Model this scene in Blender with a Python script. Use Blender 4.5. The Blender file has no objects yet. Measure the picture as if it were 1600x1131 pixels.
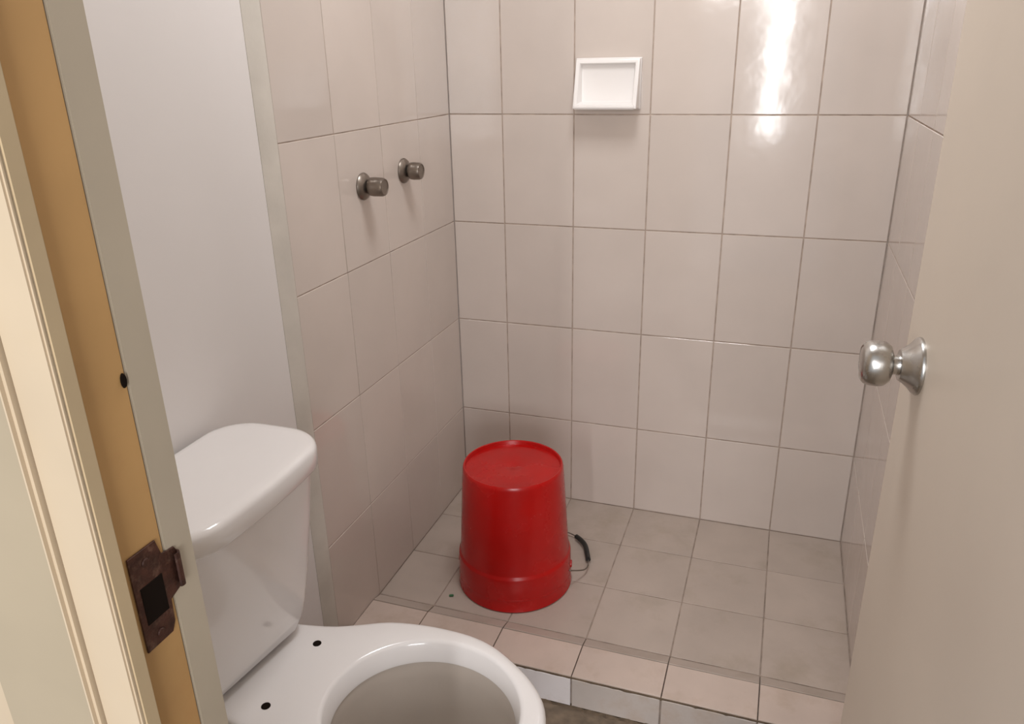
import bpy, bmesh, math, random
from mathutils import Vector, Matrix
random.seed(7)
scn = bpy.context.scene
C = bpy.data.collections.new('bathroom'); scn.collection.children.link(C)

# ------------------------------------------------------------------ camera
cd = bpy.data.cameras.new('camera'); cam = bpy.data.objects.new('camera', cd); C.objects.link(cam)
cd.sensor_width = 36; cd.lens = 1211.65/1600*36; cd.shift_x = -5/1600; cd.clip_start = .02
cam.matrix_world = Matrix(((0.9462, -0.1006, 0.3075, 0.8992),
                           (0.3229, 0.3500, -0.8793, -2.0623),
                           (-0.0192, 0.9313, 0.3636, 1.3216),
                           (0, 0, 0, 1)))
scn.camera = cam

# ------------------------------------------------------------------ world, lights, exposure
vs = scn.view_settings
scn.display_settings.display_device = 'sRGB'
vs.view_transform = 'Standard'; vs.look = 'None'; vs.gamma = 1; vs.use_curve_mapping = False
vs.exposure = -0.30
w = bpy.data.worlds.new('world'); scn.world = w; w.use_nodes = True
bg = w.node_tree.nodes['Background']; bg.inputs['Color'].default_value = (.97, .97, 1.0, 1); bg.inputs['Strength'].default_value = .66

def area(name, loc, target, sx, sy, power, color):
    l = bpy.data.lights.new(name, 'AREA'); l.shape = 'RECTANGLE'; l.size = sx; l.size_y = sy
    l.energy = power; l.color = color
    o = bpy.data.objects.new(name, l); C.objects.link(o); o.location = loc
    o.rotation_euler = (Vector(target)-Vector(loc)).to_track_quat('-Z', 'Y').to_euler()
    return o
# soft lamp under the bathroom ceiling
area('ceiling_lamp_light', (.60, -.74, 2.30), (.60, -.74, 0), .42, .42, 15.5, (.98, .985, 1))
# daylight of the corridor behind the photographer
area('corridor_daylight', (1.75, -4.3, 1.35), (.6, -1.2, .9), 1.0, 1.3, 52, (.99, .985, 1))
area('corridor_fill', (.42, -4.0, 1.95), (.9, 0, .6), .5, .5, 26, (1, .985, .98))  # unseen fill light, added to brighten the lower right and the door
# narrow bright window slit farther down the corridor
area('corridor_window_light', (.725, -4.6, 1.50), (.73, 0, 1.50), .11, 1.6, 28, (.99, .99, 1))

# ------------------------------------------------------------------ materials
def nt(name):
    m = bpy.data.materials.new(name); m.use_nodes = True
    return m, m.node_tree, m.node_tree.nodes['Principled BSDF']
def mat(name, col, rough=.5, metal=0, var=.06, scale=6, bump=0, bscale=60, coat=0, rand=0, spec=.5, stain=None, stain_scale=4, stain_amt=.5, rvar=.05):
    """procedural material: noise modulated colour, fine relief, optional stains"""
    m, t, b = nt(name); N = t.nodes; L = t.links
    tc = N.new('ShaderNodeTexCoord')
    oi = N.new('ShaderNodeObjectInfo')
    add = N.new('ShaderNodeVectorMath'); add.operation = 'MULTIPLY_ADD'
    L.new(oi.outputs['Random'], add.inputs[0]); add.inputs[1].default_value = (7, 13, 3); L.new(tc.outputs['Object'], add.inputs[2])
    n = N.new('ShaderNodeTexNoise'); n.inputs['Scale'].default_value = scale; n.inputs['Detail'].default_value = 5
    L.new(add.outputs[0], n.inputs['Vector'])
    mr = N.new('ShaderNodeMapRange'); mr.inputs[1].default_value = .3; mr.inputs[2].default_value = .7
    mr.inputs[3].default_value = 1-var; mr.inputs[4].default_value = 1+var
    L.new(n.outputs['Fac'], mr.inputs[0])
    mul = N.new('ShaderNodeMath'); mul.operation = 'MULTIPLY'
    r2 = N.new('ShaderNodeMapRange'); r2.inputs[3].default_value = 1-rand; r2.inputs[4].default_value = 1+rand
    L.new(oi.outputs['Random'], r2.inputs[0]); L.new(mr.outputs[0], mul.inputs[0]); L.new(r2.outputs[0], mul.inputs[1])
    base = N.new('ShaderNodeRGB'); base.outputs[0].default_value = (*col, 1)
    src = base.outputs[0]
    if stain:
        n2 = N.new('ShaderNodeTexNoise'); n2.inputs['Scale'].default_value = stain_scale; n2.inputs['Detail'].default_value = 8; n2.inputs['Roughness'].default_value = .65
        L.new(add.outputs[0], n2.inputs['Vector'])
        m2 = N.new('ShaderNodeMapRange'); m2.inputs[1].default_value = .52; m2.inputs[2].default_value = .75; m2.inputs[4].default_value = stain_amt
        L.new(n2.outputs['Fac'], m2.inputs[0])
        mx = N.new('ShaderNodeMix'); mx.data_type = 'RGBA'; L.new(m2.outputs[0], mx.inputs[0]); L.new(src, mx.inputs[6]); mx.inputs[7].default_value = (*stain, 1)
        src = mx.outputs[2]
    vm = N.new('ShaderNodeVectorMath'); vm.operation = 'SCALE'; L.new(src, vm.inputs[0]); L.new(mul.outputs[0], vm.inputs['Scale'])
    L.new(vm.outputs[0], b.inputs['Base Color'])
    rr = N.new('ShaderNodeMapRange'); rr.inputs[3].default_value = max(0, rough-rvar); rr.inputs[4].default_value = min(1, rough+rvar)
    L.new(n.outputs['Fac'], rr.inputs[0]); L.new(rr.outputs[0], b.inputs['Roughness'])
    b.inputs['Metallic'].default_value = metal; b.inputs['Coat Weight'].default_value = coat
    b.inputs['Specular IOR Level'].default_value = spec
    if bump:
        n3 = N.new('ShaderNodeTexNoise'); n3.inputs['Scale'].default_value = bscale; n3.inputs['Detail'].default_value = 3
        L.new(add.outputs[0], n3.inputs['Vector'])
        bp = N.new('ShaderNodeBump'); bp.inputs['Strength'].default_value = bump; bp.inputs['Distance'].default_value = .002
        L.new(n3.outputs['Fac'], bp.inputs['Height']); L.new(bp.outputs[0], b.inputs['Normal'])
    return m

M = dict(
    tile=mat('glazed_tile', (.60, .525, .472), .095, var=.035, scale=5, rand=.03, bump=.26, bscale=11, rvar=.03),
    floor_tile=mat('floor_tile', (.47, .395, .34), .42, var=.06, scale=9, rand=.04, stain=(.30, .24, .17), stain_scale=7, stain_amt=.5, bump=.2, bscale=40),
    curb_tile=mat('curb_tile', (.58, .475, .41), .35, var=.05, scale=12, rand=.04, stain=(.40, .29, .2), stain_scale=14, stain_amt=.4),
    face_tile=mat('white_curb_face_tile', (.74, .70, .70), .3, var=.05, scale=10, rand=.06, stain=(.45, .36, .28), stain_scale=16, stain_amt=.5),
    face_tile_worn=mat('worn_curb_face_tile', (.55, .49, .45), .35, var=.06, scale=10, rand=.05, stain=(.42, .31, .23), stain_scale=10, stain_amt=.7),
    grout=mat('grout', (.40, .32, .265), .9, var=.25, scale=30, stain=(.2, .15, .11), stain_scale=9, stain_amt=.5),
    floor_grout=mat('floor_grout', (.33, .265, .22), .9, var=.3, scale=30, stain=(.12, .09, .06), stain_scale=12, stain_amt=.7),
    dark_grout=mat('dirty_grout', (.12, .085, .055), .9, var=.4, scale=40),
    plaster=mat('painted_plaster', (.735, .70, .68), .6, var=.02, scale=3, bump=.12, bscale=35, spec=.35),
    strip=mat('grey_plaster_edge', (.60, .56, .50), .6, var=.07, scale=12, bump=.3, bscale=60),
    ceiling=mat('ceiling_paint', (.75, .72, .68), .8),
    cement=mat('dark_cement_floor', (.17, .125, .085), .7, var=.35, scale=35, bump=.6, bscale=90),
    cream=mat('cream_door_paint', (.66, .575, .48), .42, var=.03, scale=4, bump=.1, bscale=25),
    frame=mat('cream_frame_paint', (.56, .45, .315), .45, var=.04, scale=8, bump=.15, bscale=40, stain=(.6, .46, .28), stain_scale=10, stain_amt=.3),
    frame_tan=mat('yellowed_frame_paint', (.50, .385, .235), .45, var=.05, scale=9, bump=.15, bscale=40),
    casing=mat('beige_casing_paint', (.39, .32, .22), .5, var=.04, scale=8, bump=.15, bscale=40),
    rebate=mat('brown_rebate', (.50, .295, .115), .5, var=.10, scale=6, bump=.2, bscale=30, stain=(.42, .20, .07), stain_scale=8, stain_amt=.5),  # browner than the other boards of the jamb
    reveal=mat('greyed_frame_paint', (.47, .405, .31), .5, var=.05, scale=8, bump=.15, bscale=40),
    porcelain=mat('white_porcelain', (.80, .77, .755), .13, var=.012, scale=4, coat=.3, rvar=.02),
    bowl_in=mat('shaded_bowl_porcelain', (.50, .44, .385), .25, var=.04, scale=8),  # porcelain with the shade inside the bowl put into its colour
    red=mat('red_plastic', (.46, .0022, .0015), .27, var=.10, scale=9, bump=.12, bscale=30, stain=(.44, .02, .02), stain_scale=16, stain_amt=.35),
    black=mat('black_plastic', (.012, .011, .01), .45),
    wire=mat('galvanised_wire', (.25, .22, .19), .4, metal=.9),
    steel=mat('satin_steel', (.50, .485, .46), .27, metal=1, var=.05, scale=20),
    steel_dark=mat('dull_steel', (.24, .205, .175), .34, metal=.9, var=.12, scale=25),
    rust=mat('rusty_brown_plate', (.065, .024, .015), .5, metal=.3, var=.4, scale=90, stain=(.22, .13, .09), stain_scale=120, stain_amt=.6, bump=.3, bscale=300),
    hole=mat('dark_hole', (.010, .006, .004), .9, spec=.1),
    dish=mat('white_ceramic_dish', (.80, .765, .74), .15, var=.01, coat=.2),
    green=mat('green_bit', (.05, .16, .07), .5),
)
# water
m, t, b = nt('bowl_water'); b.inputs['Base Color'].default_value = (.85, .83, .78, 1); b.inputs['Roughness'].default_value = .03
b.inputs['Transmission Weight'].default_value = 1; b.inputs['IOR'].default_value = 1.33; M['water'] = m

# ------------------------------------------------------------------ helpers
def link(name, me, m, parent=None, smooth=False):
    o = bpy.data.objects.new(name, me); C.objects.link(o)
    if m and not me.materials: me.materials.append(M[m])
    if smooth:
        for p in me.polygons: p.use_smooth = True
    if parent: o.parent = parent
    return o
def obj(name, bm, m, parent=None, smooth=False, auto=None):
    bmesh.ops.recalc_face_normals(bm, faces=bm.faces)
    me = bpy.data.meshes.new(name); bm.to_mesh(me); bm.free()
    o = link(name, me, m, parent, smooth)
    if auto is not None:
        me.set_sharp_from_angle(angle=math.radians(auto))
    return o
def struct(o, label=None):
    o['kind'] = 'structure'
    if label: o['label'] = label
    return o
def thing(name, label, cat, loc=(0, 0, 0), group=None):
    o = bpy.data.objects.new(name, None); C.objects.link(o); o.location = loc; o.empty_display_size = .05
    o['label'] = label; o['category'] = cat
    if group: o['group'] = group
    return o
def box(bm, a, b, bev=0, seg=2):
    x0, y0, z0 = a; x1, y1, z1 = b
    v = [bm.verts.new(p) for p in [(x0, y0, z0), (x1, y0, z0), (x1, y1, z0), (x0, y1, z0), (x0, y0, z1), (x1, y0, z1), (x1, y1, z1), (x0, y1, z1)]]
    fs = [bm.faces.new([v[i] for i in q]) for q in [(0, 3, 2, 1), (4, 5, 6, 7), (0, 1, 5, 4), (1, 2, 6, 5), (2, 3, 7, 6), (3, 0, 4, 7)]]
    if bev:
        es = set(e for f in fs for e in f.edges)
        bmesh.ops.bevel(bm, geom=list(es), offset=bev, segments=seg, affect='EDGES')
    return bm
def B(a, b, bev=0, seg=2): return box(bmesh.new(), a, b, bev, seg)
def loft(rings, cap0=True, cap1=True, bm=None):
    bm = bm or bmesh.new(); R = [[bm.verts.new(p) for p in r] for r in rings]; n = len(R[0])
    for a, b in zip(R, R[1:]):
        for i in range(n):
            j = (i+1) % n; bm.faces.new((a[i], a[j], b[j], b[i]))
    if cap0: bm.faces.new(R[0][::-1])
    if cap1: bm.faces.new(R[-1])
    return bm
def lathe(prof, seg=48, axis='z', cap0=False, cap1=False, bm=None):
    rings = []
    for r, z in prof:
        r = max(r, 1e-5); ring = []
        for i in range(seg):
            a = 2*math.pi*i/seg; c, s = r*math.cos(a), r*math.sin(a)
            ring.append((c, s, z) if axis == 'z' else (z, c, s))
        rings.append(ring)
    return loft(rings, cap0, cap1, bm)
def tube(pts, r, seg=10, bm=None):
    pts = [Vector(p) for p in pts]; rings = []
    up = Vector((0, 0, 1))
    for i, p in enumerate(pts):
        t = (pts[min(i+1, len(pts)-1)]-pts[max(i-1, 0)]).normalized()
        a = t.cross(up)
        a = a.normalized() if a.length > 1e-3 else Vector((1, 0, 0))
        b = t.cross(a)
        rings.append([p+a*r*math.cos(2*math.pi*k/seg)+b*r*math.sin(2*math.pi*k/seg) for k in range(seg)])
    return loft(rings, True, True, bm)
def rrect(cx, cy, z, hx, hy, rad, n=8, bow=0):
    """rounded rectangle ring; bow pushes the +x side outwards"""
    pts = []; rad = min(rad, hx, hy)
    for q, (sx, sy) in enumerate([(1, 1), (-1, 1), (-1, -1), (1, -1)]):
        for k in range(n+1):
            a = math.pi/2*(q+k/n)
            x = sx*(hx-rad)+rad*math.cos(a); y = sy*(hy-rad)+rad*math.sin(a)
            pts.append((x, y))
    # add points along the straight sides so that the bow is smooth
    out = []
    for i in range(len(pts)):
        p, q = pts[i], pts[(i+1) % len(pts)]
        out.append(p)
        if math.dist(p, q) > .03:
            for s in range(1, 6): out.append((p[0]+(q[0]-p[0])*s/6, p[1]+(q[1]-p[1])*s/6))
    return [(cx+x+(bow*(1-(y/hy)**2) if x > 0 else 0), cy+y, z) for x, y in out]

# ------------------------------------------------------------------ tiles
X_EDGES = [0, .155, .355, .555, .755, .955, 1.148]
ROW = .2959; ZF = .024
Z_EDGES = [ZF]+[ROW*i for i in range(1, 8)]
Y_EDGES = [0, -.200, -.400, -.602, -.800]
GAP = .0016; TH = .008
cache = {}
def tile_mesh(w, h, t, m, bev=.0012):
    key = (round(w, 4), round(h, 4), t, m)
    if key in cache: return cache[key]
    a, b = w/2, h/2
    bm = bmesh.new()
    def ring(a, b, z): return [(-a, -b, z), (a, -b, z), (a, b, z), (-a, b, z)]
    loft([ring(a, b, -t), ring(a, b, -bev), ring(a-bev, b-bev, 0)], True, True, bm)
    bmesh.ops.recalc_face_normals(bm, faces=bm.faces)
    me = bpy.data.meshes.new('tile'); bm.to_mesh(me); bm.free(); me.materials.append(M[m])
    cache[key] = me; return me
def place_tile(parent, u0, u1, v0, v1, origin, U, V, m='tile', t=TH, gap=GAP, jit=.0022, n_off=0):
    """tile between u0..u1, v0..v1 on the plane through origin with axes U, V; glazed face towards U x V"""
    U = Vector(U); V = Vector(V); N = U.cross(V)
    me = tile_mesh(abs(u1-u0)-2*gap, abs(v1-v0)-2*gap, t, m, .0007)
    o = link('tile', me, None, parent)
    c = Vector(origin)+U*(u0+u1)/2+V*(v0+v1)/2+N*n_off
    R = Matrix((U, V, N)).transposed()
    J = Matrix.Rotation(random.uniform(-jit, jit), 3, 'X') @ Matrix.Rotation(random.uniform(-jit, jit), 3, 'Y')
    o.matrix_parent_inverse = Matrix.Identity(4)
    o.matrix_basis = Matrix.Translation(c) @ (R @ J).to_4x4()
    return o

H = 2.38; FZ = -.055; YD = -1.736   # ceiling height, bathroom floor, outer face of the door wall
XL = -.008                          # plaster face of the left wall
XR = 1.156
# back wall
wb = struct(obj('wall_back', B((-.12, TH, FZ-.1), (1.30, .12, H)), 'plaster'), 'back shower wall of glazed beige pink tiles')
g = obj('grout', B((0, .0012, ZF-.01), (1.148, TH-.0001, Z_EDGES[-1])), 'grout', wb)
for i in range(6):
    for j in range(7):
        place_tile(wb, X_EDGES[i], X_EDGES[i+1], Z_EDGES[j], Z_EDGES[j+1], (0, 0, 0), (1, 0, 0), (0, 0, 1), t=.006)
# left wall
wl = struct(obj('wall_left', B((-.13, YD, FZ-.1), (XL, TH, H)), 'plaster'), 'left wall, white plaster beside beige shower tiles')
obj('grout', B((XL, -.800, ZF-.02), (-.0012, 0, Z_EDGES[-1])), 'grout', wl)
for i in range(4):
    for j in range(7):
        place_tile(wl, -Y_EDGES[i+1], -Y_EDGES[i], Z_EDGES[j], Z_EDGES[j+1], (0, 0, 0), (0, -1, 0), (0, 0, 1), t=.006, gap=.0011)
wl_tiles = [c for c in wl.children if c.name.startswith('tile')]
for c in wl_tiles:      # U x V points to -x here: turn the glazed face into the room
    c.matrix_basis = c.matrix_basis @ Matrix.Rotation(math.pi, 4, 'Y')
# small cut tile below the last column, in front of the curb
place_tile(wl, -.800, -.748, FZ, ZF, (0, 0, 0), (0, 1, 0), (0, 0, 1), t=.006)
# right wall
wr = struct(obj('wall_right', B((XR, YD, FZ-.1), (XR+.12, TH, H)), 'plaster'), 'right wall of beige tiles behind the open door')
obj('grout', B((1.1492, -.800, ZF-.02), (XR, 0, Z_EDGES[-1])), 'grout', wr)
for i in range(4):
    for j in range(7):
        place_tile(wr, -Y_EDGES[i+1], -Y_EDGES[i], Z_EDGES[j], Z_EDGES[j+1], (1.148, 0, 0), (0, -1, 0), (0, 0, 1), t=.006)
# plaster edge strips where the tiles stop
def edge_strip(name, xs, sgn, y0):
    rings = [[(xs, y0, z), (xs, y0-.012, z), (xs-sgn*.003, y0-.030, z), (xs-sgn*.0075, y0-.044, z), (xs-sgn*.012, y0-.044, z), (xs-sgn*.012, y0, z)] for z in (FZ, H)]
    return struct(obj(name, loft(rings), 'strip', smooth=True, auto=40))
edge_strip('trim_2', .0004, 1, -.8005)['label'] = 'grey plaster strip at the edge of the left tiles'
edge_strip('trim_3', 1.1476, -1, -.8005)['label'] = 'grey plaster strip at the edge of the right tiles'

# shower floor
sf = struct(obj('floor_1', B((XL, -.603, FZ), (XR, .006, ZF-.0012)), 'floor_grout'), 'shower floor of square beige tiles')
for i in range(6):
    for j in range(3):
        place_tile(sf, X_EDGES[i], X_EDGES[i+1], Y_EDGES[j+1], Y_EDGES[j], (0, 0, ZF), (1, 0, 0), (0, 1, 0), 'floor_tile', gap=.0015, jit=.003)
# curb: sloped strip, top tiles, face tiles
cb = struct(obj('trim_4', B((XL, -.738, FZ), (XR, -.6035, ZF-.003)), 'floor_grout'), 'low tiled curb along the front of the shower floor')
SL = Vector((0, .036, -.010)).normalized()   # slope axis
CT = ZF+.009
for i in range(6):
    place_tile(cb, X_EDGES[i], X_EDGES[i+1], 0, .0355, Vector((0, -.637, CT)), (1, 0, 0), SL, 'floor_tile', gap=.0011, jit=.002)
    place_tile(cb, X_EDGES[i], X_EDGES[i+1], -.742, -.6375, (0, 0, CT+random.uniform(-.0008, .0008)), (1, 0, 0), (0, 1, 0), 'curb_tile', gap=.0012, jit=.004, t=.010)
    place_tile(cb, X_EDGES[i], X_EDGES[i+1], FZ+.004, CT-.0045, (0, -.7445, 0), (1, 0, 0), (0, 0, 1), 'face_tile' if i < 3 else 'face_tile_worn', gap=.0018, jit=.006, t=.007)
# chipped mortar under the front edge of the curb
bm = bmesh.new(); prev = None; N_ = 90
rings = []
for k in range(N_+1):
    x = .002+1.144*k/N_; d = random.uniform(0, .0022); e = random.uniform(0, .003)
    rings.append([(x, -.7425-d, CT-.0065-e), (x, -.7425-d, CT-.003), (x, -.737, CT-.003), (x, -.737, CT-.0065-e)])
mo = obj('mortar_line', loft(rings, bm=bm), 'dark_grout', cb)
# dirty joint at the foot of the curb face
rings = []
for k in range(N_+1):
    x = .002+1.144*k/N_; d = random.uniform(.003, .010); e = random.uniform(.002, .009)
    rings.append([(x, -.744-d, FZ-.002), (x, -.744, FZ+e), (x, -.735, FZ+e), (x, -.735, FZ-.002)])
obj('mortar_line', loft(rings), 'dark_grout', cb)

# bathroom and corridor floors, ceiling
struct(obj('floor_2', B((-.13, -3.2, FZ-.1), (1.9, -.7385, FZ)), 'cement'), 'dark rough floor in front of the shower curb')
struct(obj('ceiling', B((-.12, YD, H), (1.28, .12, H+.08)), 'ceiling'))

# ------------------------------------------------------------------ door wall and frame
XJ, XH = .475, 1.112      # latch jamb face, hinge jamb face
YF0, YF1 = -1.736, -1.645
wf = obj('wall_front', B((-.12, YD+.006, FZ-.1), (XJ-.030, YF1, H)), 'frame')
struct(wf, 'wall beside the door opening')
box_bm = B((XH+.03, YD+.006, FZ-.1), (1.28, YF1, H)); obj('wall_section', box_bm, 'frame', wf)
obj('wall_section', B((XJ-.03, YD+.006, 2.03), (XH+.03, YF1, H)), 'frame', wf)
def jamb(name, label, x, s, m0='rebate'):
    """door jamb: s=+1 faces +x. parts: rebate board, stop, casing, inner edge"""
    j = struct(obj(name, B(sorted2((x-s*.030, YF0+.014, FZ), (x, -1.6765, 2.0))[0], sorted2((x-s*.030, YF0+.014, FZ), (x, -1.6765, 2.0))[1], .0008, 1), m0), label)
    def part(n, a, b, m, bev=.0012):
        lo, hi = sorted2(a, b); return obj(n, B(lo, hi, bev, 2), m, j)
    part('inner_edge', (x-s*.030, -1.676, FZ), (x+s*.0006, YF1-.002, 2.0), 'reveal')
    part('door_stop', (x-s*.002, YF0-.0004, FZ), (x+s*.012, -1.7225, 2.0), 'frame_tan', .0015)
    part('front_board', (x-s*.026, YF0-.003, FZ), (x+s*.0105, YF0+.013, 2.0), 'frame', .0015)
    part('bead', (x-s*.034, YF0-.009, FZ), (x-s*.0265, YF0+.01, 2.0), 'frame', .003)
    part('casing', (x-s*.130, YF0-.005, FZ), (x-s*.0345, YF0+.006, 2.0), 'casing', .002)
    return j
def sorted2(a, b):
    return tuple(min(p, q) for p, q in zip(a, b)), tuple(max(p, q) for p, q in zip(a, b))
jl = jamb('trim_1', 'cream painted latch side door jamb with brown rebate', XJ, 1)
jr = jamb('trim_5', 'hinge side door jamb', XH, -1)
th_ = struct(obj('trim_6', B((XJ-.03, YF0, 2.0), (XH+.03, YF1-.002, 2.03), .002), 'frame'), 'door head')
# strike plate on the latch jamb
zc = .948
bm = bmesh.new()
def plate_outline():
    # (y, z) outline with lip towards the bathroom
    return [(-1.7115, zc-.042), (-1.685, zc-.042), (-1.681, zc-.034), (-1.681, zc-.014), (-1.668, zc-.010), (-1.666, zc+.004), (-1.666, zc+.022), (-1.668, zc+.026), (-1.681, zc+.027), (-1.684, zc+.042), (-1.7115, zc+.042)]
po = plate_outline()
loft([[(XJ+.0003, y, z) for y, z in po], [(XJ+.0020, y, z) for y, z in po]], bm=bm)
bmesh.ops.bevel(bm, geom=list(bm.edges), offset=.0004, segments=1, affect='EDGES')
sp = obj('strike_plate', bm, 'rust', jl)
sp['label'] = 'rusty brown strike plate'
obj('latch_hole', B((XJ+.0015, -1.7065, zc-.020), (XJ+.0026, -1.6845, zc+.013), .0004, 1), 'hole', sp)
# curled lip of the strike
rings = []
for k in range(7):
    a = math.radians(-15+k*22); y = -1.6665+.004*math.cos(a)-.004; x = XJ+.0015+.004*math.sin(a)
    rings.append([(x, y, zc-.008), (x+.0012, y+.001, zc-.008), (x+.0012, y+.001, zc+.022), (x, y, zc+.022)])
obj('lip', loft(rings), 'rust', sp)
for dz in (-.033, .031):
    o = obj('screw', lathe([(0, .0026), (.0028, .0026), (.0036, .0018), (.0036, 0)], 16, 'x'), 'rust', sp); o.location = (XJ+.001, -1.697, zc+dz)
o = obj('screw_hole', lathe([(0, .0012), (.0022, .0012), (.0026, 0)], 12, 'x'), 'hole', jl); o.location = (XJ+.0005, -1.6795, 1.118)
o.scale = (1, 1, 2.2)

# ------------------------------------------------------------------ door leaf, opened into the bathroom
al = math.radians(3.5); E_ = Vector((1.0662, -1.017, 0)); D_ = Vector((math.sin(al), -math.cos(al), 0)); Nn = Vector((-math.cos(al), -math.sin(al), 0))
W = .632
dl = obj('door_1', B((0, -.034, FZ+.012), (W, 0, 1.985), .0015, 2), 'cream')
# local x runs from latch edge to hinge, local y out of the visible face
dl.matrix_world = Matrix(((D_.x, Nn.x, 0, E_.x), (D_.y, Nn.y, 0, E_.y), (0, 0, 1, 0), (0, 0, 0, 1)))
struct(dl, 'cream painted flush door standing open into the bathroom')
kz = .971; kx = .078
def on_door(o, y=0, flip=1):
    # lathe axis is local x of the part: turn it into door local +y
    o.matrix_parent_inverse = Matrix.Identity(4)
    o.matrix_basis = Matrix.Translation((kx, y, kz)) @ Matrix.Rotation(flip*math.pi/2, 4, 'Z')
for flip, y in ((1, 0), (-1, -.034)):
    on_door(obj('knob_rose', lathe([(0, -.001), (.0345, -.001), (.0350, .002), (.0335, .005), (.0275, .010), (.0215, .017), (.0185, .022), (.0, .022)], 48, 'x'), 'steel', dl, True, 40), y, flip)
    on_door(obj('knob_neck', lathe([(0, .020), (.0135, .020), (.0120, .024), (.0120, .030), (.014, .033), (0, .033)], 32, 'x'), 'steel', dl, True, 40), y, flip)
    on_door(obj('door_knob', lathe([(0, .030), (.0155, .030), (.0225, .0325), (.0268, .038), (.0278, .045), (.0272, .054), (.0252, .060), (.0215, .0635), (.0200, .0620), (.0185, .0635), (.011, .0650), (0, .0655)], 48, 'x'), 'steel', dl, True, 50), y, flip)
# latch bolt and its face plate on the door edge
obj('latch_plate', B((-.0012, -.029, kz-.028), (.001, -.006, kz+.028), .0004, 1), 'steel_dark', dl)
obj('latch_bolt', B((-.010, -.023, kz-.007), (.001, -.012, kz+.007), .002, 2), 'steel', dl)
for hz in (.25, 1.0, 1.75):
    o = obj('hinge', lathe([(0, -.04), (.005, -.04), (.005, .04), (0, .04)], 16), 'steel_dark', dl); o.location = (W-.001, -.038, hz)

# ------------------------------------------------------------------ toilet
TY = -1.222; RZ = .370
to = thing('toilet', 'white porcelain toilet without seat, tank against the left wall', 'toilet', (.33, TY, FZ))
def T(name, bm, m, **k):
    o = obj(name, bm, m, None, **k); o.parent = to
    o.matrix_parent_inverse = Matrix.Translation((-.33, -TY, -FZ)); return o
# tank
secs = []
def tank_sec(z, f, hy, inset=0, rad=.045):
    x0 = .008+inset; x1 = f-inset; return rrect((x0+x1)/2, TY, z, (x1-x0)/2, hy-inset, rad, 8, .012)
for z, f, hy, ins in [(.374, .138, .100, .02), (.379, .145, .110, .008), (.390, .151, .120, .001), (.41, .156, .131, 0), (.44, .160, .139, 0), (.50, .169, .146, 0), (.60, .182, .154, 0), (.702, .193, .160, 0)]:
    secs.append(tank_sec(z, f, hy, ins))
T('tank', loft(secs), 'porcelain', smooth=True, auto=50)
secs = []
for z, ins in [(.696, .005), (.6975, .0015), (.700, 0), (.726, 0), (.7315, .0015), (.7355, .0055), (.7373, .012), (.738, .025), (.7385, .05)]:
    x0 = .004+ins*.3; x1 = .205-ins
    secs.append(rrect((x0+x1)/2, TY, z, (x1-x0)/2, .179-ins, max(.070-ins*.6, .02), 10, .013))
ld = T('tank_lid', loft(secs), 'porcelain', smooth=True, auto=60)
# bowl outline
outer = [(.030, 0), (.030, .060), (.034, .095), (.060, .107), (.105, .110), (.152, .117), (.200, .128), (.241, .145), (.290, .168), (.341, .179), (.395, .183), (.453, .180), (.500, .166), (.543, .141), (.582, .112), (.614, .076), (.631, .036), (.636, 0)]
def catmull(P, n=6):
    out = []
    for i in range(len(P)-1):
        p0 = P[max(i-1, 0)]; p1 = P[i]; p2 = P[i+1]; p3 = P[min(i+2, len(P)-1)]
        for k in range(n):
            t_ = k/n
            out.append(tuple(.5*(2*p1[c]+(p2[c]-p0[c])*t_+(2*p0[c]-5*p1[c]+4*p2[c]-p3[c])*t_*t_+(3*p1[c]-p0[c]-3*p2[c]+p3[c])*t_**3) for c in (0, 1)))
    out.append(P[-1]); return out
half = catmull(outer); full = half+[(x, -y) for x, y in half[::-1][1:-1]]
CX = .40
def polar(poly, n=96):
    res = []
    for k in range(n):
        a = 2*math.pi*k/n; dx, dy = math.cos(a), math.sin(a); best = 0
        for i in range(len(poly)):
            x1, y1 = poly[i]; x2, y2 = poly[(i+1) % len(poly)]
            x1 -= CX; x2 -= CX; ex, ey = x2-x1, y2-y1; den = dx*ey-dy*ex
            if abs(den) < 1e-12: continue
            t_ = (x1*ey-y1*ex)/den; s_ = (x1*dy-y1*dx)/den
            if t_ > 0 and -1e-6 <= s_ <= 1+1e-6: best = max(best, t_)
        res.append((CX+dx*best, dy*best))
    return res
O = polar(full)
def oval(cx, a, b_, n=240, eg=.03): return [(cx+a*math.cos(2*math.pi*k/n), b_*math.sin(2*math.pi*k/n)) for k in range(n)]
def ringxy(P, z): return [(x, TY+y, z) for x, y in P]
def shrink(P, d, cx=CX):
    out = []; n = len(P)
    for i in range(n):
        ax, ay = P[i-1]; bx, by = P[(i+1) % n]; tx, ty = bx-ax, by-ay; l = math.hypot(tx, ty) or 1
        out.append((P[i][0]-ty/l*d, P[i][1]+tx/l*d))
    return out
def sc(P, sx, sy, cx, ox=0): return [(cx+ox+(x-cx)*sx, y*sy) for x, y in P]
I = polar(oval(.436, .157, .147))
rg = [ringxy(sc(O, .62, .60, .32), FZ), ringxy(sc(O, .60, .58, .32), FZ+.03), ringxy(sc(O, .58, .52, .31), .08), ringxy(sc(O, .66, .58, .30), .16), ringxy(sc(O, .84, .80, .25), .25), ringxy(sc(O, .95, .93, .2), .31), ringxy(shrink(O, .006), .330),
      ringxy(shrink(O, .001), .338), ringxy(O, .345), ringxy(O, .360), ringxy(shrink(O, .002), .3655), ringxy(shrink(O, .006), .369), ringxy(shrink(O, .012), .370),
      ringxy(shrink(I, -.008), .370), ringxy(shrink(I, -.003), .3685), ringxy(shrink(I, 0), .364), ringxy(shrink(I, .004), .345), ringxy(shrink(I, .007), .335), ringxy(shrink(I, .007), .331)]
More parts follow.
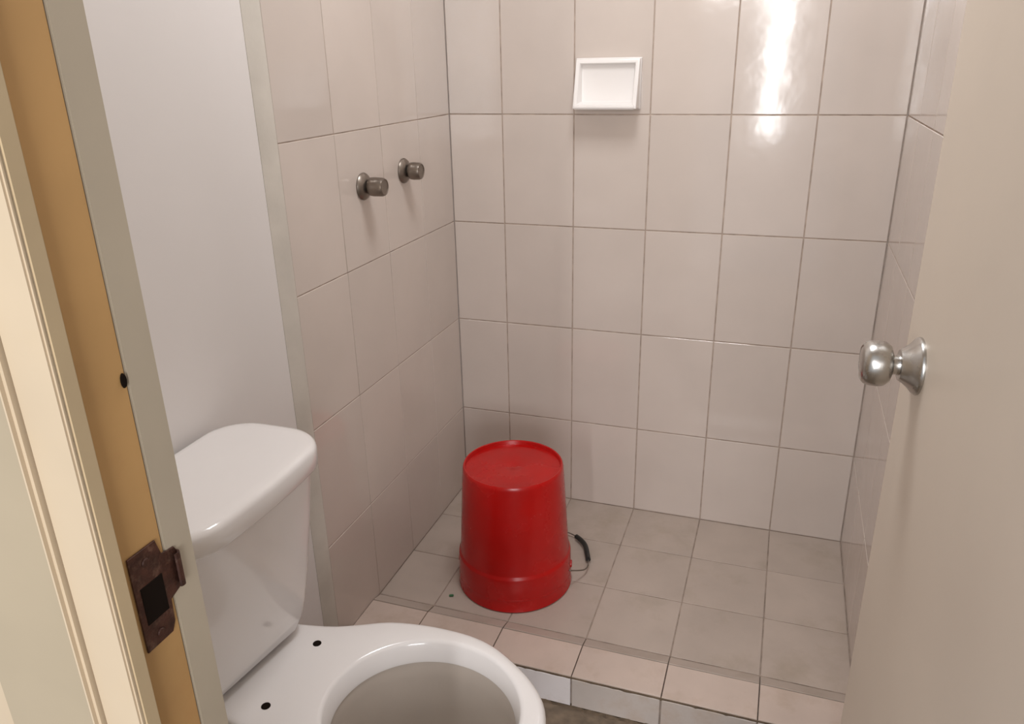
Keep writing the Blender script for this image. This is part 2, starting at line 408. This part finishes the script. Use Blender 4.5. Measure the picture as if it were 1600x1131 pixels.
bowl = T('bowl', loft(rg, True, False), 'porcelain', smooth=True, auto=55)
J0 = polar(oval(.436, .152, .142))
inn = [ringxy(shrink(J0, -.001), .332), ringxy(sc(J0, .985, .98, .436), .322), ringxy(sc(J0, .97, .96, .436), .30), ringxy(sc(J0, .88, .86, .436), .25), ringxy(sc(J0, .70, .68, .43, -.01), .20), ringxy(sc(J0, .50, .50, .42, -.02), .16), ringxy(sc(J0, .32, .34, .41, -.02), .12), ringxy(sc(J0, .2, .22, .40, -.02), .09)]
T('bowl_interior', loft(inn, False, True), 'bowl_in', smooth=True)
T('water', loft([ringxy(sc(J0, .50, .50, .42, -.02), .158), ringxy(sc(J0, .495, .495, .42, -.02), .1605)]), 'water')
for sy in (-1, 1):
    o = T('bolt_hole', lathe([(0, RZ+.0012), (.0062, RZ+.0012), (.0074, RZ+.0006), (.0076, RZ-.002)], 24), 'hole'); 
    o.location = (.199, TY+sy*.0745, 0)
    o.matrix_parent_inverse = Matrix.Translation((-.33, -TY, -FZ))
for sy in (-1, 1):
    o = T('floor_bolt_cap', lathe([(.012, 0), (.012, .006), (.008, .012), (0, .014)], 24, cap0=True), 'porcelain', smooth=True); o.location = (.36, TY+sy*.112, FZ+.001)
# flange for the caps: foot of the pedestal
T('foot', loft([ringxy(sc(O, .66, .72, .33), FZ+.0005), ringxy(sc(O, .65, .70, .33), FZ+.010), ringxy(sc(O, .60, .60, .33), FZ+.014)]), 'porcelain', smooth=True, auto=40)

# ------------------------------------------------------------------ bucket, upside down on the shower floor
bk = thing('bucket', 'red plastic bucket standing upside down on the shower floor', 'bucket', (.316, -.428, ZF+.0008))
prof = [(.1405, .002), (.1480, 0), (.1500, .003), (.1490, .006), (.1482, .045), (.1475, .092), (.1462, .097), (.1432, .100), (.1422, .104), (.1395, .15), (.1348, .23), (.1302, .31), (.1280, .335), (.1270, .343), (.1245, .3465), (.1215, .3455), (.1200, .3400), (.1190, .3360), (.112, .3350), (.075, .3352), (.030, .3368), (.028, .3362), (.012, .3362), (.010, .3350), (.0, .3350)]
obj('body', lathe(prof, 72), 'red', bk, True, 32)
obj('inner_skin', lathe([(.1405, .002), (.139, .09), (.128, .22), (.122, .33), (0, .332)], 48), 'red', bk, True)
# faint rib on the flared band
obj('band_rib', lathe([(.1482, .0335), (.1492, .036), (.1480, .0385)], 72), 'red', bk, True)
# bail lying back towards the tiles, resting on the floor
ub = Vector((.97, .20, 0)).normalized(); vb = Vector((-.20, .97, 0)).normalized()
BP = [(.1500, 0, .052), (.167, .034, .032), (.177, .066, .017), (.176, .100, .012), (.162, .143, .012), (.142, .186, .012), (.100, .222, .010), (.040, .240, .007), (-.030, .236, .006), (-.095, .205, .006), (-.145, .145, .010), (-.162, .075, .026), (-.1500, 0, .052)]
def cat3(P, n=8):
    out = []
    for i in range(len(P)-1):
        a, b_, c, d = Vector(P[max(i-1, 0)]), Vector(P[i]), Vector(P[i+1]), Vector(P[min(i+2, len(P)-1)])
        for k in range(n):
            t_ = k/n; out.append(.5*(2*b_+(c-a)*t_+(2*a-5*b_+4*c-d)*t_*t_+(3*b_-a-3*c+d)*t_**3))
    out.append(Vector(P[-1])); return out
pts = cat3(BP)
bl = obj('bail', tube(pts, .0019, 8), 'wire', bk, True)
obj('grip', tube([p for p in pts[27:47]], .0070, 12), 'black', bl, True, 50)
for s in (-1, 1):
    c = ub*s*.1455
    bm = bmesh.new(); loft([[tuple(c+ub*(s*dx)+vb*(r*math.cos(a))+Vector((0, 0, .052+r*math.sin(a)))) for a in [2*math.pi*k/20 for k in range(20)]] for dx, r in ((-.004, .011), (.0045, .010), (.006, .008))], bm=bm)
    obj('ear', bm, 'red', bk, True, 40)
# a tiny green scrap lying left of the bucket
gs = obj('scrap', B((-.006, -.004, 0), (.006, .004, .003), .0012, 2), 'green'); gs.location = (.183, -.555, ZF+.0008); gs.rotation_euler = (0, 0, .4)
gs['label'] = 'tiny green scrap on the shower floor left of the bucket'; gs['category'] = 'debris'

# ------------------------------------------------------------------ soap dish on the back wall
sd = thing('soap_dish', 'white ceramic soap dish fixed to the back wall tiles', 'soap dish', (.444, 0, 1.26))
x0, x1, z0, z1 = -.080, .083, -.060, .058
def front(s, d=0):   # ring on the sloping front, inset s, pushed back d
    def y_at(z): return -.052+(z-z0)/(z1-z0)*.036+d
    return [(x0+s, y_at(z0+s), z0+s), (x1-s, y_at(z0+s), z0+s), (x1-s, y_at(z1-s), z1-s), (x0+s, y_at(z1-s), z1-s)]
def back(s): return [(x0+s-.003, -.0005, z0-.004+s), (x1-s+.003, -.0005, z0-.004+s), (x1-s+.003, -.0005, z1-s+.003), (x0+s-.003, -.0005, z1-s+.003)]
rg = [back(0), [(a, b+.004 if False else b, c) for a, b, c in [(x0-.003, -.006, z0-.003), (x1+.003, -.006, z0-.003), (x1+.003, -.006, z1+.003), (x0-.003, -.006, z1+.003)]],
      [(x0, -.011, z0), (x1, -.011, z0), (x1, -.009, z1), (x0, -.009, z1)],
      front(0), front(.010),
      [(x0+.014, -.010, z0+.016), (x1-.014, -.010, z0+.016), (x1-.014, -.008, z1-.014), (x0+.014, -.008, z1-.014)]]
bm = loft(rg, True, True)
so = obj('dish_body', bm, 'dish', sd)
bv = so.modifiers.new('bevel', 'BEVEL'); bv.width = .0022; bv.segments = 3; bv.limit_method = 'ANGLE'; bv.angle_limit = math.radians(25)
for p in so.data.polygons: p.use_smooth = True
# ledge lip along the bottom
obj('lip', B((x0+.002, -.0575, z0-.001), (x1-.002, -.047, z0+.010), .0035, 3), 'dish', sd, True, 60)

# ------------------------------------------------------------------ shower valves on the left wall
def valve(label, y, z, ln):
    v = thing('shower_valve', label, 'tap', (0, y, z), 'shower valves on the left wall')
    obj('flange', lathe([(0, .0008), (.0300, .0008), (.0305, .003), (.028, .007), (.021, .012), (.014, .015), (0, .015)], 40, 'x'), 'steel_dark', v, True, 40)
    obj('stem', lathe([(0, .012), (.0105, .012), (.0105, .022), (0, .022)], 24, 'x'), 'steel_dark', v, True, 40)
    obj('handle', lathe([(0, .019), (.0175, .019), (.0205, .022), (.0212, .030), (.0205, ln-.006), (.0185, ln-.001), (.0165, ln), (.0150, ln-.0015), (0, ln-.0015)], 40, 'x'), 'steel_dark', v, True, 40)
valve('dull metal shower valve on the left wall, farther from the corner', -.503, 1.062, .056)
valve('dull metal shower valve on the left wall, nearest the corner', -.300, 1.070, .050)
